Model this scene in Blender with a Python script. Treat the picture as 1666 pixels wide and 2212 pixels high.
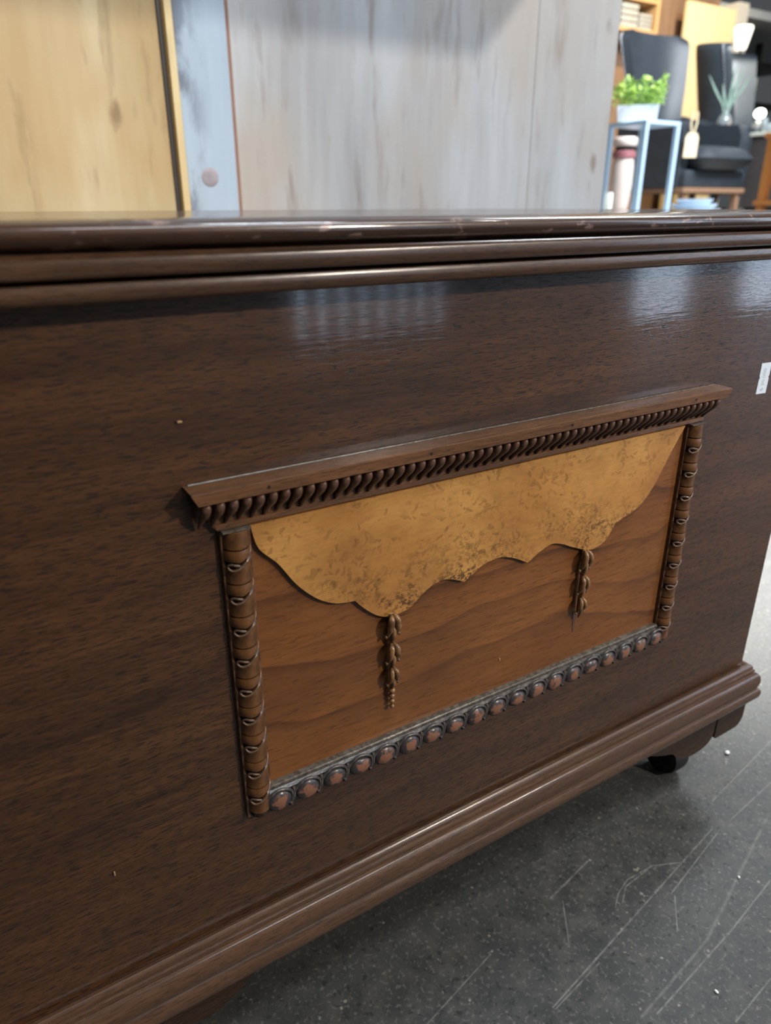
import bpy, bmesh, math, random
from mathutils import Vector, Matrix
random.seed(7)
scene = bpy.context.scene
C = scene.collection
for o in list(bpy.data.objects):
    bpy.data.objects.remove(o, do_unlink=True)

# ------------------------------------------------------------------ camera
cam_d = bpy.data.cameras.new('camera'); cam = bpy.data.objects.new('camera', cam_d); C.objects.link(cam)
scene.camera = cam
CAM = Vector((-0.11728, -0.32648, 0.55049))
YAW, PITCH, ROLL, FPX = 0.550103, 0.400563, -0.003089, 1564.76
fw = Vector((math.sin(YAW)*math.cos(PITCH), math.cos(YAW)*math.cos(PITCH), -math.sin(PITCH)))
rt = Vector((math.cos(YAW), -math.sin(YAW), 0)); up = rt.cross(fw)
r2 = math.cos(ROLL)*rt + math.sin(ROLL)*up; u2 = -math.sin(ROLL)*rt + math.cos(ROLL)*up
M = Matrix((r2, u2, -fw)).transposed().to_4x4(); M.translation = CAM
cam.matrix_world = M
cam_d.sensor_fit = 'HORIZONTAL'; cam_d.sensor_width = 36.0; cam_d.lens = FPX/1666*36.0
cam_d.clip_start = 0.02; cam_d.clip_end = 60
cam_d.dof.use_dof = True; cam_d.dof.focus_distance = 0.47; cam_d.dof.aperture_fstop = 10.5

# ------------------------------------------------------------------ world, lamps, exposure
scene.view_settings.view_transform = 'Standard'; scene.view_settings.look = 'None'
scene.view_settings.gamma = 1.0; scene.view_settings.use_curve_mapping = False
scene.view_settings.exposure = 0.0
w = bpy.data.worlds.new('world'); scene.world = w; w.use_nodes = True
w.node_tree.nodes['Background'].inputs[0].default_value = (0.86, 0.93, 1.0, 1)
w.node_tree.nodes['Background'].inputs[1].default_value = 0.08

def aim(o, target):
    d = Vector(target) - o.location
    o.rotation_euler = d.to_track_quat('-Z', 'Y').to_euler()
def area(name, loc, target, sx, sy, power, color):
    l = bpy.data.lights.new(name, 'AREA'); l.shape = 'RECTANGLE'; l.size = sx; l.size_y = sy; l.energy = power; l.color = color
    o = bpy.data.objects.new(name, l); C.objects.link(o); o.location = loc; aim(o, target); return o
def spot(name, loc, target, power, angle, blend, radius, color):
    l = bpy.data.lights.new(name, 'SPOT'); l.energy = power; l.spot_size = math.radians(angle); l.spot_blend = blend
    l.shadow_soft_size = radius; l.color = color
    o = bpy.data.objects.new(name, l); C.objects.link(o); o.location = loc; aim(o, target); return o
# ceiling track lamps of the showroom, plus one added fill light
spot('track_lamp_front', (1.20, -1.80, 1.55), (0.12, 0.0, 0.32), 134, 40, 0.5, 0.06, (1.0, 0.87, 0.72))
area('ceiling_lamp_front', (0.5, -1.25, 3.0), (0.2, 0.0, 0.2), 1.4, 0.4, 36, (0.92, 0.95, 1.0))
spot('track_lamp_back', (2.5, 1.15, 2.7), (1.12, 0.38, 0.0), 2300, 21, 1.0, 0.06, (1.0, 0.98, 0.94))
spot('track_lamp_cabinet', (-0.55, -0.35, 2.8), (-0.08, 0.9, 0.62), 88, 27, 0.35, 0.05, (1.0, 0.87, 0.64))
spot('track_lamp_wardrobe', (1.5, -0.9, 3.0), (0.75, 0.9, 0.6), 275, 46, 0.6, 0.006, (1.0, 0.97, 0.92))
area('added_fill_aisle', (0.75, 0.05, 3.1), (0.75, 0.9, 0.8), 0.9, 0.3, 58, (0.78, 0.88, 1.0))  # added cool fill, no real fixture: lifts the shaded wardrobe top
spot('track_lamp_cream', (5.6, 3.4, 3.4), (6.9, 5.2, 1.6), 420, 70, 0.6, 0.05, (1.0, 0.80, 0.50))
area('ceiling_lamp_lounge', (4.2, 1.5, 3.4), (4.3, 3.2, 0.6), 1.6, 1.0, 380, (0.88, 0.94, 1.0))

# ------------------------------------------------------------------ mesh helpers
def tag(o, label=None, cat=None, group=None, kind=None):
    if label: o['label'] = label
    if cat: o['category'] = cat
    if group: o['group'] = group
    if kind: o['kind'] = kind
    return o
def put(o, parent):
    C.objects.link(o)
    if parent is not None:
        o.parent = parent
        if parent.type == 'EMPTY' and parent.get('world_children'):
            o.matrix_parent_inverse = Matrix.Translation(-Vector(parent.location))
    return o
def obj(name, geo, mat, parent=None, smooth=None):
    me = bpy.data.meshes.new(name); me.from_pydata([tuple(v) for v in geo[0]], [], geo[1]); me.update()
    bm = bmesh.new(); bm.from_mesh(me); bmesh.ops.recalc_face_normals(bm, faces=bm.faces); bm.to_mesh(me); bm.free()
    if smooth:
        me.shade_smooth(); me.set_sharp_from_angle(angle=math.radians(smooth))
    me.materials.append(mat)
    return put(bpy.data.objects.new(name, me), parent)
def dupo(src, parent, loc=(0, 0, 0), rot=None, scale=None):
    o = bpy.data.objects.new(src.name.split('.')[0], src.data); put(o, parent); o.location = loc
    if rot: o.rotation_euler = rot
    if scale: o.scale = scale
    return o
def empty(name, loc, rz=0, world_children=False):
    o = bpy.data.objects.new(name, None); C.objects.link(o); o.location = loc; o.rotation_euler = (0, 0, rz)
    if world_children: o['world_children'] = True
    return o
def join(*gs):
    V, F = [], []
    for v, f in gs:
        n = len(V); V += list(v); F += [tuple(i+n for i in q) for q in f]
    return V, F
def xf(g, loc=(0, 0, 0), rz=0, s=(1, 1, 1), m=None):
    m = m or (Matrix.Translation(loc) @ Matrix.Rotation(rz, 4, 'Z') @ Matrix.Diagonal((*s, 1)))
    return [tuple(m @ Vector(v)) for v in g[0]], g[1]
def box(x0, x1, y0, y1, z0, z1, bev=0.0, seg=2):
    bm = bmesh.new(); bmesh.ops.create_cube(bm, size=1)
    for v in bm.verts:
        v.co = Vector(((x0+x1)/2+v.co.x*(x1-x0), (y0+y1)/2+v.co.y*(y1-y0), (z0+z1)/2+v.co.z*(z1-z0)))
    if bev > 0: bmesh.ops.bevel(bm, geom=list(bm.edges), offset=bev, segments=seg, profile=0.5, affect='EDGES')
    bm.verts.index_update()
    g = ([v.co[:] for v in bm.verts], [tuple(v.index for v in f.verts) for f in bm.faces]); bm.free(); return g
def tube(pts, rad, n=8, cap=True, flat=1.0):
    pts = [Vector(p) for p in pts]; V, F = [], []
    if not isinstance(rad, (list, tuple)): rad = [rad]*len(pts)
    ref = None
    for i, p in enumerate(pts):
        t = (pts[min(i+1, len(pts)-1)]-pts[max(i-1, 0)]).normalized()
        if ref is None:
            ref = t.orthogonal()
        a = (ref - t*ref.dot(t)).normalized(); ref = a; b = t.cross(a)
        for k in range(n):
            an = 2*math.pi*k/n; V.append(p + (a*math.cos(an) + b*math.sin(an))*rad[i])
    for i in range(len(pts)-1):
        for k in range(n):
            F.append((i*n+k, i*n+(k+1) % n, (i+1)*n+(k+1) % n, (i+1)*n+k))
    if cap: F += [tuple(range(n))[::-1], tuple(range((len(pts)-1)*n, len(pts)*n))]
    return [tuple(v) for v in V], F
def lathe(prof, n=24, c=(0, 0, 0)):
    V, F = [], []
    for r, z in prof:
        for k in range(n):
            a = 2*math.pi*k/n; V.append((c[0]+r*math.cos(a), c[1]+r*math.sin(a), c[2]+z))
    m = len(prof)
    for i in range(m-1):
        for k in range(n): F.append((i*n+k, i*n+(k+1) % n, (i+1)*n+(k+1) % n, (i+1)*n+k))
    F += [tuple(range(n))[::-1], tuple(range((m-1)*n, m*n))]
    return V, F
def ball(c, r, s=(1, 1, 1), n=12):
    m = n//2+1
    return [tuple(Vector(c)+Vector(v)) for v in xf(lathe([(max(1e-5, r*math.sin(math.pi*i/(m-1))), -r*math.cos(math.pi*i/(m-1))) for i in range(m)], n), s=s)[0]], lathe([(1, 0)]*m, n)[1]
def prism(outline, y0, y1, bev=0.0, ax='y'):
    """outline: (x, z) points, extruded along y (or, ax='x', (y, z) points along x)."""
    bm = bmesh.new()
    mk = (lambda a, b, t: (a, t, b)) if ax == 'y' else (lambda a, b, t: (t, a, b))
    vs = [bm.verts.new(mk(a, b, y0)) for a, b in outline]; f = bm.faces.new(vs)
    r = bmesh.ops.extrude_face_region(bm, geom=[f])
    for e in r['geom']:
        if isinstance(e, bmesh.types.BMVert):
            if ax == 'y': e.co.y = y1
            else: e.co.x = y1
    if bev:
        ed = [e for e in bm.edges if all((v.co.y if ax == 'y' else v.co.x) == y0 for v in e.verts)]
        bmesh.ops.bevel(bm, geom=ed, offset=bev, segments=2, profile=0.5, affect='EDGES')
    bm.verts.index_update()
    g = ([v.co[:] for v in bm.verts], [tuple(v.index for v in q.verts) for q in bm.faces]); bm.free(); return g
def ring(prof, x0, x1, y0, y1):
    """moulding that runs round a rectangle: prof = (outward offset, z)."""
    V, F = [], []
    for o, z in prof: V += [(x0-o, y0-o, z), (x1+o, y0-o, z), (x1+o, y1+o, z), (x0-o, y1+o, z)]
    for i in range(len(prof)-1):
        for k in range(4): F.append((i*4+k, i*4+(k+1) % 4, i*4+4+(k+1) % 4, i*4+4+k))
    return V, F
def run(prof, xa, xb, ia=None, ib=None):
    """straight moulding along x: prof = (y, z); ia / ib = end insets per point. Ends closed."""
    n = len(prof); ia = ia or [0]*n; ib = ib or [0]*n; V, F = [], []
    V += [(xa+ia[i], p[0], p[1]) for i, p in enumerate(prof)] + [(xb-ib[i], p[0], p[1]) for i, p in enumerate(prof)]
    for i in range(n): F.append((i, (i+1) % n, n+(i+1) % n, n+i))
    F += [tuple(range(n))[::-1], tuple(range(n, 2*n))]
    return V, F
def catmull(pts, k=6):
    out = []
    for i in range(len(pts)-1):
        p0 = pts[max(i-1, 0)]; p1 = pts[i]; p2 = pts[i+1]; p3 = pts[min(i+2, len(pts)-1)]
        for j in range(k):
            t = j/k
            out.append(tuple(0.5*((2*b)+(-a+c)*t+(2*a-5*b+4*c-d)*t*t+(-a+3*b-3*c+d)*t**3) for a, b, c, d in zip(p0, p1, p2, p3)))
    out.append(tuple(pts[-1])); return out
def arc(cx, cz, r, a0, a1, n=8, sz=1.0):
    return [(cx+r*math.cos(math.radians(a0+(a1-a0)*i/n)), cz+sz*r*math.sin(math.radians(a0+(a1-a0)*i/n))) for i in range(n+1)]

# ------------------------------------------------------------------ materials
class Nd:
    def __init__(s, name):
        s.m = bpy.data.materials.new(name); s.m.use_nodes = True; s.t = s.m.node_tree; s.b = s.t.nodes['Principled BSDF']
        s.tc = s.t.nodes.new('ShaderNodeTexCoord').outputs['Object']
    def n(s, ty, **kw):
        x = s.t.nodes.new(ty)
        for k, v in kw.items(): setattr(x, k, v)
        return x
    def lk(s, a, b): s.t.links.new(a, b)
    def map(s, sc, rot=(0, 0, 0), loc=(0, 0, 0), src=None):
        x = s.n('ShaderNodeMapping'); x.inputs['Scale'].default_value = sc; x.inputs['Rotation'].default_value = rot
        x.inputs['Location'].default_value = loc; s.lk(src or s.tc, x.inputs[0]); return x.outputs[0]
    def noise(s, vec, scale=1, detail=4, rough=0.55, dist=0.0):
        x = s.n('ShaderNodeTexNoise'); s.lk(vec, x.inputs['Vector']); x.inputs['Scale'].default_value = scale
        x.inputs['Detail'].default_value = detail; x.inputs['Roughness'].default_value = rough; x.inputs['Distortion'].default_value = dist
        return x.outputs[0]
    def vor(s, vec, scale=1, feat='F1'):
        x = s.n('ShaderNodeTexVoronoi', feature=feat); s.lk(vec, x.inputs['Vector']); x.inputs['Scale'].default_value = scale
        return x.outputs['Distance']
    def ramp(s, f, stops):
        x = s.n('ShaderNodeValToRGB'); r = x.color_ramp
        while len(r.elements) > len(stops): r.elements.remove(r.elements[-1])
        while len(r.elements) < len(stops): r.elements.new(0.5)
        for e, (p, c) in zip(r.elements, stops):
            e.position = p; e.color = (c, c, c, 1) if isinstance(c, (int, float)) else (*c, 1)
        s.lk(f, x.inputs[0]); return x.outputs[0]
    def mix(s, f, a, b, mode='MIX'):
        x = s.n('ShaderNodeMix', data_type='RGBA', blend_type=mode)
        for v, i in ((f, 0), (a, 6), (b, 7)):
            if isinstance(v, (int, float)): x.inputs[i].default_value = v
            elif isinstance(v, tuple): x.inputs[i].default_value = (*v, 1)
            else: s.lk(v, x.inputs[i])
        return x.outputs[2]
    def math(s, op, a, b=0.0, c=None, clamp=False):
        x = s.n('ShaderNodeMath', operation=op, use_clamp=clamp)
        for v, i in ((a, 0), (b, 1), (c, 2)):
            if v is None: continue
            if isinstance(v, (int, float)): x.inputs[i].default_value = v
            else: s.lk(v, x.inputs[i])
        return x.outputs[0]
    def bump(s, h, strength=0.3, dist=0.001, nrm=None):
        x = s.n('ShaderNodeBump'); x.inputs['Strength'].default_value = strength; x.inputs['Distance'].default_value = dist
        s.lk(h, x.inputs['Height'])
        if nrm is not None: s.lk(nrm, x.inputs['Normal'])
        return x.outputs[0]
    def done(s, color=None, rough=0.5, normal=None, metal=0.0, coat=0.0, coatr=0.1, spec=0.5, emit=None, es=0.0, cn=None):
        b = s.b
        if color is not None:
            if isinstance(color, tuple): b.inputs['Base Color'].default_value = (*color, 1)
            else: s.lk(color, b.inputs['Base Color'])
        if isinstance(rough, (int, float)): b.inputs['Roughness'].default_value = rough
        else: s.lk(rough, b.inputs['Roughness'])
        b.inputs['Metallic'].default_value = metal; b.inputs['Specular IOR Level'].default_value = spec
        b.inputs['Coat Weight'].default_value = coat; b.inputs['Coat Roughness'].default_value = coatr
        if normal is not None:
            s.lk(normal, b.inputs['Normal']); s.lk(cn if cn is not None else normal, b.inputs['Coat Normal'])
        if emit: b.inputs['Emission Color'].default_value = (*emit, 1); b.inputs['Emission Strength'].default_value = es
        return s.m
def simple(name, c, rough=0.5, metal=0.0, var=0.12, sc=30, coat=0.0, emit=None, es=0.0, bump=0.0):
    d = Nd(name); nz = d.noise(d.tc, sc, 4)
    col = d.mix(nz, tuple(x*(1-var) for x in c), tuple(min(1, x*(1+var)) for x in c))
    return d.done(col, rough, d.bump(nz, bump, 0.002) if bump else None, metal, coat, 0.15, emit=emit, es=es)
def walnut(name, dark, light, pore, along=(1, 0, 0), rough=0.33, coat=0.35, porestr=0.75, tilt=0.0, coatr=0.13):
    d = Nd(name); ax = along
    def sc(a, b): return tuple(a if k else b for k in ax)
    rot = (0, tilt, 0)
    warp = d.noise(d.map(sc(3, 9), rot), 1, 2)
    fig = d.noise(d.map(sc(2.5, 38), rot), 1, 5, 0.6, 0.6)
    fine = d.noise(d.map(sc(25, 420), rot), 1, 3, 0.6)
    pores = d.noise(d.map(sc(120, 1250), rot), 1, 3, 0.6, 0.5)
    blot = d.noise(d.map((5, 5, 5)), 1, 3)
    f = d.math('ADD', d.math('MULTIPLY', fig, 0.55), d.math('MULTIPLY', fine, 0.45))
    col = d.mix(d.ramp(f, [(0.36, 0.0), (0.62, 1.0)]), dark, light)
    col = d.mix(d.ramp(blot, [(0.40, 0.0), (0.75, 0.5)]), col, dark)
    pm = d.math('MULTIPLY', d.ramp(pores, [(0.51, 0.0), (0.60, 1.0)]), porestr)
    col = d.mix(pm, col, pore)
    h = d.math('ADD', d.math('MULTIPLY', pm, -0.6), d.math('MULTIPLY', fine, 0.25))
    nb = d.bump(h, 0.5, 0.00012)
    rip = d.noise(d.map(sc(22, 340), rot), 1, 2)
    nc = d.bump(d.math('ADD', rip, d.math('MULTIPLY', pm, -0.12)), 0.5, 0.00010)
    return d.done(col, d.math('MULTIPLY_ADD', pm, 0.2, rough), nb, 0, coat, coatr, cn=nc, spec=0.3)
M_front = walnut('walnut_veneer', (0.038, 0.016, 0.0065), (0.115, 0.048, 0.017), (0.009, 0.0045, 0.0025), rough=0.42, coat=0.9, porestr=0.8, coatr=0.07)
M_mould = walnut('walnut_moulding', (0.066, 0.033, 0.018), (0.140, 0.072, 0.038), (0.018, 0.010, 0.007), rough=0.36, coat=0.6, porestr=0.5, coatr=0.2)
M_lid = walnut('walnut_lid', (0.036, 0.016, 0.008), (0.080, 0.036, 0.017), (0.010, 0.006, 0.005), rough=0.34, coat=0.8, porestr=0.4, coatr=0.10)
M_side = walnut('walnut_side', (0.032, 0.014, 0.0065), (0.08, 0.034, 0.014), (0.010, 0.005, 0.003), along=(0, 1, 0))
M_foot = walnut('walnut_foot', (0.028, 0.014, 0.008), (0.055, 0.028, 0.015), (0.010, 0.006, 0.004), rough=0.45, coat=0.1)

def chips(m):
    t = m.node_tree; b = t.nodes['Principled BSDF']; src = b.inputs['Base Color'].links[0].from_socket
    tc = t.nodes.new('ShaderNodeTexCoord'); mp = t.nodes.new('ShaderNodeMapping'); mp.inputs['Scale'].default_value = (70, 70, 160); t.links.new(tc.outputs['Object'], mp.inputs[0])
    nz = t.nodes.new('ShaderNodeTexNoise'); nz.inputs['Scale'].default_value = 1; nz.inputs['Detail'].default_value = 4; t.links.new(mp.outputs[0], nz.inputs['Vector'])
    rp = t.nodes.new('ShaderNodeValToRGB'); rp.color_ramp.elements[0].position = 0.60; rp.color_ramp.elements[1].position = 0.66; t.links.new(nz.outputs[0], rp.inputs[0])
    mx = t.nodes.new('ShaderNodeMix'); mx.data_type = 'RGBA'; t.links.new(rp.outputs[0], mx.inputs[0]); t.links.new(src, mx.inputs[6]); mx.inputs[7].default_value = (0.24, 0.15, 0.12, 1)
    t.links.new(mx.outputs[2], b.inputs['Base Color'])
chips(M_lid)
def panel_wood():
    d = Nd('figured_walnut_panel')
    v = d.map((1, 1, 1), (0, math.radians(-4), 0))
    wv = d.noise(d.map((6, 3, 9)), 1, 2)
    warp = d.n('ShaderNodeVectorMath', operation='MULTIPLY_ADD')
    nz = d.n('ShaderNodeTexNoise'); d.lk(d.map((7, 5, 12)), nz.inputs['Vector']); nz.inputs['Scale'].default_value = 1; nz.inputs['Detail'].default_value = 2
    d.lk(nz.outputs['Color'], warp.inputs[0]); warp.inputs[1].default_value = (0.02, 0.0, 0.085); d.lk(v, warp.inputs[2])
    wave = d.n('ShaderNodeTexWave', wave_type='BANDS', bands_direction='Z', wave_profile='SAW')
    d.lk(warp.outputs[0], wave.inputs['Vector']); wave.inputs['Scale'].default_value = 8; wave.inputs['Distortion'].default_value = 0.6
    wave.inputs['Detail'].default_value = 2; wave.inputs['Detail Scale'].default_value = 1.2
    fine = d.noise(d.map((40, 300, 420)), 1, 3); pores = d.noise(d.map((110, 700, 900)), 1, 2)
    blot = d.noise(d.map((7, 5, 9)), 1, 3)
    col = d.mix(d.ramp(wave.outputs['Fac'], [(0.0, 0.0), (0.75, 0.35), (0.95, 1.0), (1.0, 0.1)]), (0.225, 0.082, 0.022), (0.095, 0.035, 0.012))
    col = d.mix(d.ramp(blot, [(0.45, 0.0), (0.75, 0.6)]), col, (0.27, 0.11, 0.033))
    col = d.mix(d.math('MULTIPLY', d.ramp(fine, [(0.4, 0.0), (0.7, 1.0)]), 0.35), col, (0.08, 0.032, 0.012))
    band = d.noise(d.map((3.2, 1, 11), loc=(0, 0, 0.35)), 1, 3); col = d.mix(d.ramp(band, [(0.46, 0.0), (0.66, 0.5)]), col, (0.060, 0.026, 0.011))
    pm = d.ramp(pores, [(0.56, 0.0), (0.68, 0.45)]); col = d.mix(pm, col, (0.04, 0.017, 0.008))
    return d.done(col, 0.36, d.bump(d.math('SUBTRACT', fine, pm), 0.35, 0.00012), 0, 0.3, 0.2, spec=0.3)
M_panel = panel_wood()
def burl():
    d = Nd('birdseye_burl_veneer')
    blot = d.noise(d.map((26, 20, 34)), 1, 4); lowf = d.noise(d.map((9, 9, 13)), 1, 2)
    fine = d.noise(d.map((160, 700, 900)), 1, 3)
    wn = d.n('ShaderNodeTexNoise'); d.lk(d.map((90, 90, 90)), wn.inputs['Vector']); wn.inputs['Scale'].default_value = 1
    wv = d.n('ShaderNodeVectorMath', operation='MULTIPLY_ADD'); d.lk(wn.outputs['Color'], wv.inputs[0]); wv.inputs[1].default_value = (0.020, 0, 0.020); d.lk(d.tc, wv.inputs[2])
    eyes = d.vor(d.map((190, 0.1, 215), src=wv.outputs[0]), 1)
    cl = d.noise(d.map((38, 30, 52)), 1, 3)
    em = d.math('MULTIPLY', d.ramp(eyes, [(0.10, 1.0), (0.20, 0.35), (0.30, 0.75), (0.42, 0.0)]), d.ramp(cl, [(0.42, 0.0), (0.56, 1.0)]))
    col = d.mix(d.ramp(lowf, [(0.35, 0.0), (0.65, 1.0)]), (0.44, 0.20, 0.050), (0.58, 0.30, 0.082))
    col = d.mix(d.ramp(blot, [(0.42, 0.0), (0.72, 0.7)]), col, (0.30, 0.125, 0.034))
    col = d.mix(d.math('MULTIPLY', d.ramp(fine, [(0.42, 0.0), (0.7, 1.0)]), 0.30), col, (0.24, 0.11, 0.035))
    col = d.mix(d.math('MULTIPLY', em, 0.62), col, (0.11, 0.045, 0.014))
    # dark sap speckle in the lower scallops of the leaf
    sep = d.n('ShaderNodeSeparateXYZ'); d.lk(d.tc, sep.inputs[0])
    hgt = d.math('ADD', sep.outputs['Z'], d.math('MULTIPLY', blot, 0.05))
    low = d.ramp(d.math('MULTIPLY', d.math('SUBTRACT', 0.395, hgt), 14.0), [(0.05, 0.0), (0.55, 1.0)])
    spk = d.noise(d.map((420, 420, 520)), 1, 3, 0.7)
    sm = d.math('MULTIPLY', d.math('MULTIPLY', d.ramp(spk, [(0.47, 0.0), (0.57, 1.0)]), d.ramp(cl, [(0.38, 0.0), (0.55, 1.0)])), low)
    col = d.mix(d.math('MULTIPLY', sm, 0.85), col, (0.05, 0.022, 0.009))
    return d.done(col, 0.33, d.bump(d.math('ADD', fine, d.math('MULTIPLY', em, -0.8)), 0.35, 0.00014), 0, 0.4, 0.2, spec=0.3)
M_burl = burl()
def carved(name, deep, worn, lo=0.45, hi=0.62, sc=170, rough=0.36):
    d = Nd(name); nz = d.noise(d.tc, sc, 3); gr = d.noise(d.map((900, 900, 180)), 1, 2)
    col = d.mix(d.ramp(nz, [(lo, 0.0), (hi, 1.0)]), deep, worn)
    col = d.mix(d.math('MULTIPLY', gr, 0.35), col, deep)
    return d.done(col, rough, d.bump(nz, 0.4, 0.0004), 0, 0.4, 0.2, spec=0.35)
M_leaf = carved('carved_leaf_wood', (0.075, 0.033, 0.013), (0.190, 0.080, 0.025), 0.34, 0.60, 110)
M_core = simple('carved_groove_wood', (0.030, 0.016, 0.009), 0.55, var=0.4, sc=200)
M_ribbon = carved('carved_ribbon_wood', (0.10, 0.062, 0.040), (0.24, 0.15, 0.095), rough=0.26)
M_fillet = carved('carved_fillet_wood', (0.085, 0.038, 0.018), (0.17, 0.082, 0.042))
de = Nd('worn_egg_wood')
oi = de.n('ShaderNodeObjectInfo'); sh_ = de.n('ShaderNodeVectorMath', operation='ADD'); de.lk(de.tc, sh_.inputs[0]); de.lk(oi.outputs['Location'], sh_.inputs[1])
nz = de.noise(sh_.outputs[0], 210, 3)
ln = de.n('ShaderNodeVectorMath', operation='LENGTH'); de.lk(de.map((150, 40, 150)), ln.inputs[0])
wm = de.ramp(de.math('ADD', ln.outputs['Value'], de.math('MULTIPLY', de.math('SUBTRACT', nz, 0.5), 2.2)), [(0.55, 1.0), (0.78, 0.0)])
M_egg = de.done(de.mix(wm, (0.042, 0.036, 0.036), (0.215, 0.095, 0.055)), 0.4, de.bump(nz, 0.4, 0.0004), 0, 0.4, 0.2, spec=0.35)
M_scroll = carved('dusty_scroll_wood', (0.050, 0.044, 0.042), (0.14, 0.12, 0.105), sc=300)
M_dust = carved('dusty_fillet_wood', (0.055, 0.042, 0.030), (0.14, 0.125, 0.10), 0.40, 0.65, 260, 0.6)
M_bead = carved('carved_bead_wood', (0.075, 0.038, 0.022), (0.17, 0.085, 0.050), 0.35, 0.65, 300)
M_cornice = walnut('cornice_wood', (0.085, 0.040, 0.018), (0.22, 0.10, 0.042), (0.03, 0.017, 0.010), rough=0.36, coat=0.4, porestr=0.5)
M_drop = carved('honey_carved_drop', (0.11, 0.055, 0.023), (0.31, 0.165, 0.07), 0.35, 0.6, 200, 0.26)
M_scar = simple('bare_glue_scar', (0.085, 0.045, 0.035), 0.6, var=0.25, sc=300)
M_hole = simple('nail_hole_dark', (0.008, 0.005, 0.004), 0.9)
M_black = simple('black_rubber', (0.008, 0.008, 0.008), 0.6)
M_iron = simple('dark_iron', (0.03, 0.028, 0.027), 0.45, 0.8)
M_paper = simple('white_price_paper', (0.62, 0.68, 0.74), 0.6, var=0.03)
M_ink = simple('faded_grey_ink', (0.33, 0.38, 0.41), 0.7)

def concrete(scratches):
    d = Nd('polished_concrete')
    n1 = d.noise(d.map((3, 3, 3)), 1, 4); n2 = d.noise(d.map((45, 45, 45)), 1, 5, 0.65); n3 = d.noise(d.map((260, 260, 260)), 1, 3, 0.6)
    sp = d.vor(d.map((150, 150, 150)), 1); msk = d.noise(d.map((70, 70, 70)), 1, 2)
    col = d.mix(d.ramp(n1, [(0.3, 0.0), (0.7, 1.0)]), (0.054, 0.054, 0.049), (0.086, 0.086, 0.079))
    col = d.mix(d.ramp(n2, [(0.42, 1.0), (0.62, 0.0)]), col, (0.045, 0.047, 0.045))
    col = d.mix(d.math('MULTIPLY', d.ramp(n3, [(0.55, 0.0), (0.68, 1.0)]), 0.5), col, (0.19, 0.18, 0.16))
    pit = d.noise(d.map((150, 150, 150), loc=(3, 1, 0)), 1, 3, 0.6); col = d.mix(d.ramp(pit, [(0.58, 0.0), (0.68, 0.85)]), col, (0.022, 0.024, 0.023))
    agg = d.math('MULTIPLY', d.ramp(sp, [(0.16, 1.0), (0.26, 0.0)]), d.ramp(msk, [(0.60, 0.0), (0.66, 1.0)]))
    col = d.mix(d.math('MULTIPLY', agg, 0.6), col, (0.36, 0.32, 0.27))
    tot = None
    for i, (a, b, wd, st) in enumerate(scratches):
        ab = Vector((b[0]-a[0], b[1]-a[1], 0)); L2 = ab.dot(ab)
        s1 = d.n('ShaderNodeVectorMath', operation='SUBTRACT'); d.lk(d.tc, s1.inputs[0]); s1.inputs[1].default_value = (a[0], a[1], 0)
        dt = d.n('ShaderNodeVectorMath', operation='DOT_PRODUCT'); d.lk(s1.outputs[0], dt.inputs[0]); dt.inputs[1].default_value = ab/L2
        t = d.math('MULTIPLY', dt.outputs['Value'], 1.0, clamp=True)
        s2 = d.n('ShaderNodeVectorMath', operation='SCALE'); s2.inputs[0].default_value = ab; d.lk(t, s2.inputs['Scale'])
        s3 = d.n('ShaderNodeVectorMath', operation='SUBTRACT'); d.lk(s1.outputs[0], s3.inputs[0]); d.lk(s2.outputs[0], s3.inputs[1])
        ln = d.n('ShaderNodeVectorMath', operation='LENGTH'); d.lk(s3.outputs[0], ln.inputs[0])
        v = d.math('MULTIPLY', d.math('SUBTRACT', 1.0, d.math('DIVIDE', ln.outputs['Value'], wd), clamp=True), st)
        tot = v if tot is None else d.math('MAXIMUM', tot, v)
    brk = d.ramp(d.noise(d.map((120, 120, 120)), 1, 3), [(0.35, 0.25), (0.6, 1.0)])
    tot = d.math('MULTIPLY', tot, brk)
    col = d.mix(tot, col, (0.24, 0.24, 0.225))
    rg = d.math('ADD', d.math('MULTIPLY', n2, 0.25), 0.42)
    rg = d.math('ADD', rg, d.math('MULTIPLY', tot, 0.3))
    return d.done(col, rg, d.bump(d.math('ADD', n3, n2), 0.10, 0.001), 0, 0.0, spec=0.28)
SCR = [((0.1726,-0.0904),(0.4197,-0.0464)),((0.2235,-0.1297),(0.3171,-0.1163)),((0.3171,-0.1163),(0.4821,-0.0642)),((0.2347,-0.1342),(0.3411,-0.1215)),
 ((0.3411,-0.1215),(0.4149,-0.1096)),((0.2791,-0.1682),(0.3314,-0.1624)),((0.3276,-0.0727),(0.4198,-0.0523)),((0.2426,-0.0287),(0.2175,-0.0622)),
 ((0.1731,-0.0923),(0.2279,-0.0841)),((0.087,-0.0508),(0.1596,-0.0334)),((0.2766,-0.0565),(0.2891,-0.0484)),((0.2891,-0.0484),(0.307,-0.0429)),
 ((0.307,-0.0429),(0.3377,-0.0447)),((0.3377,-0.0447),(0.3659,-0.0574)),((0.2851,-0.0566),(0.3,-0.047)),((0.3,-0.047),(0.3309,-0.0451)),
 ((0.2916,-0.0103),(0.236,-0.021)),((0.4517,-0.0242),(0.5845,-0.0023)),((0.4461,-0.0487),(0.5251,-0.0399)),((0.3288,-0.0756),(0.3035,-0.0983)),((0.6343,0.0752),(0.7167,0.0813))]
WID = [.0011,.0016,.0022,.0011,.0011,.0009,.0009,.0009,.0009,.0009,.0008,.0008,.0009,.001,.0008,.0008,.0013,.0012,.001,.0008,.0012]
M_floor = concrete([(a, b, WID[i], 0.75 if i not in (1, 2) else 0.5) for i, (a, b) in enumerate(SCR)])

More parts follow.
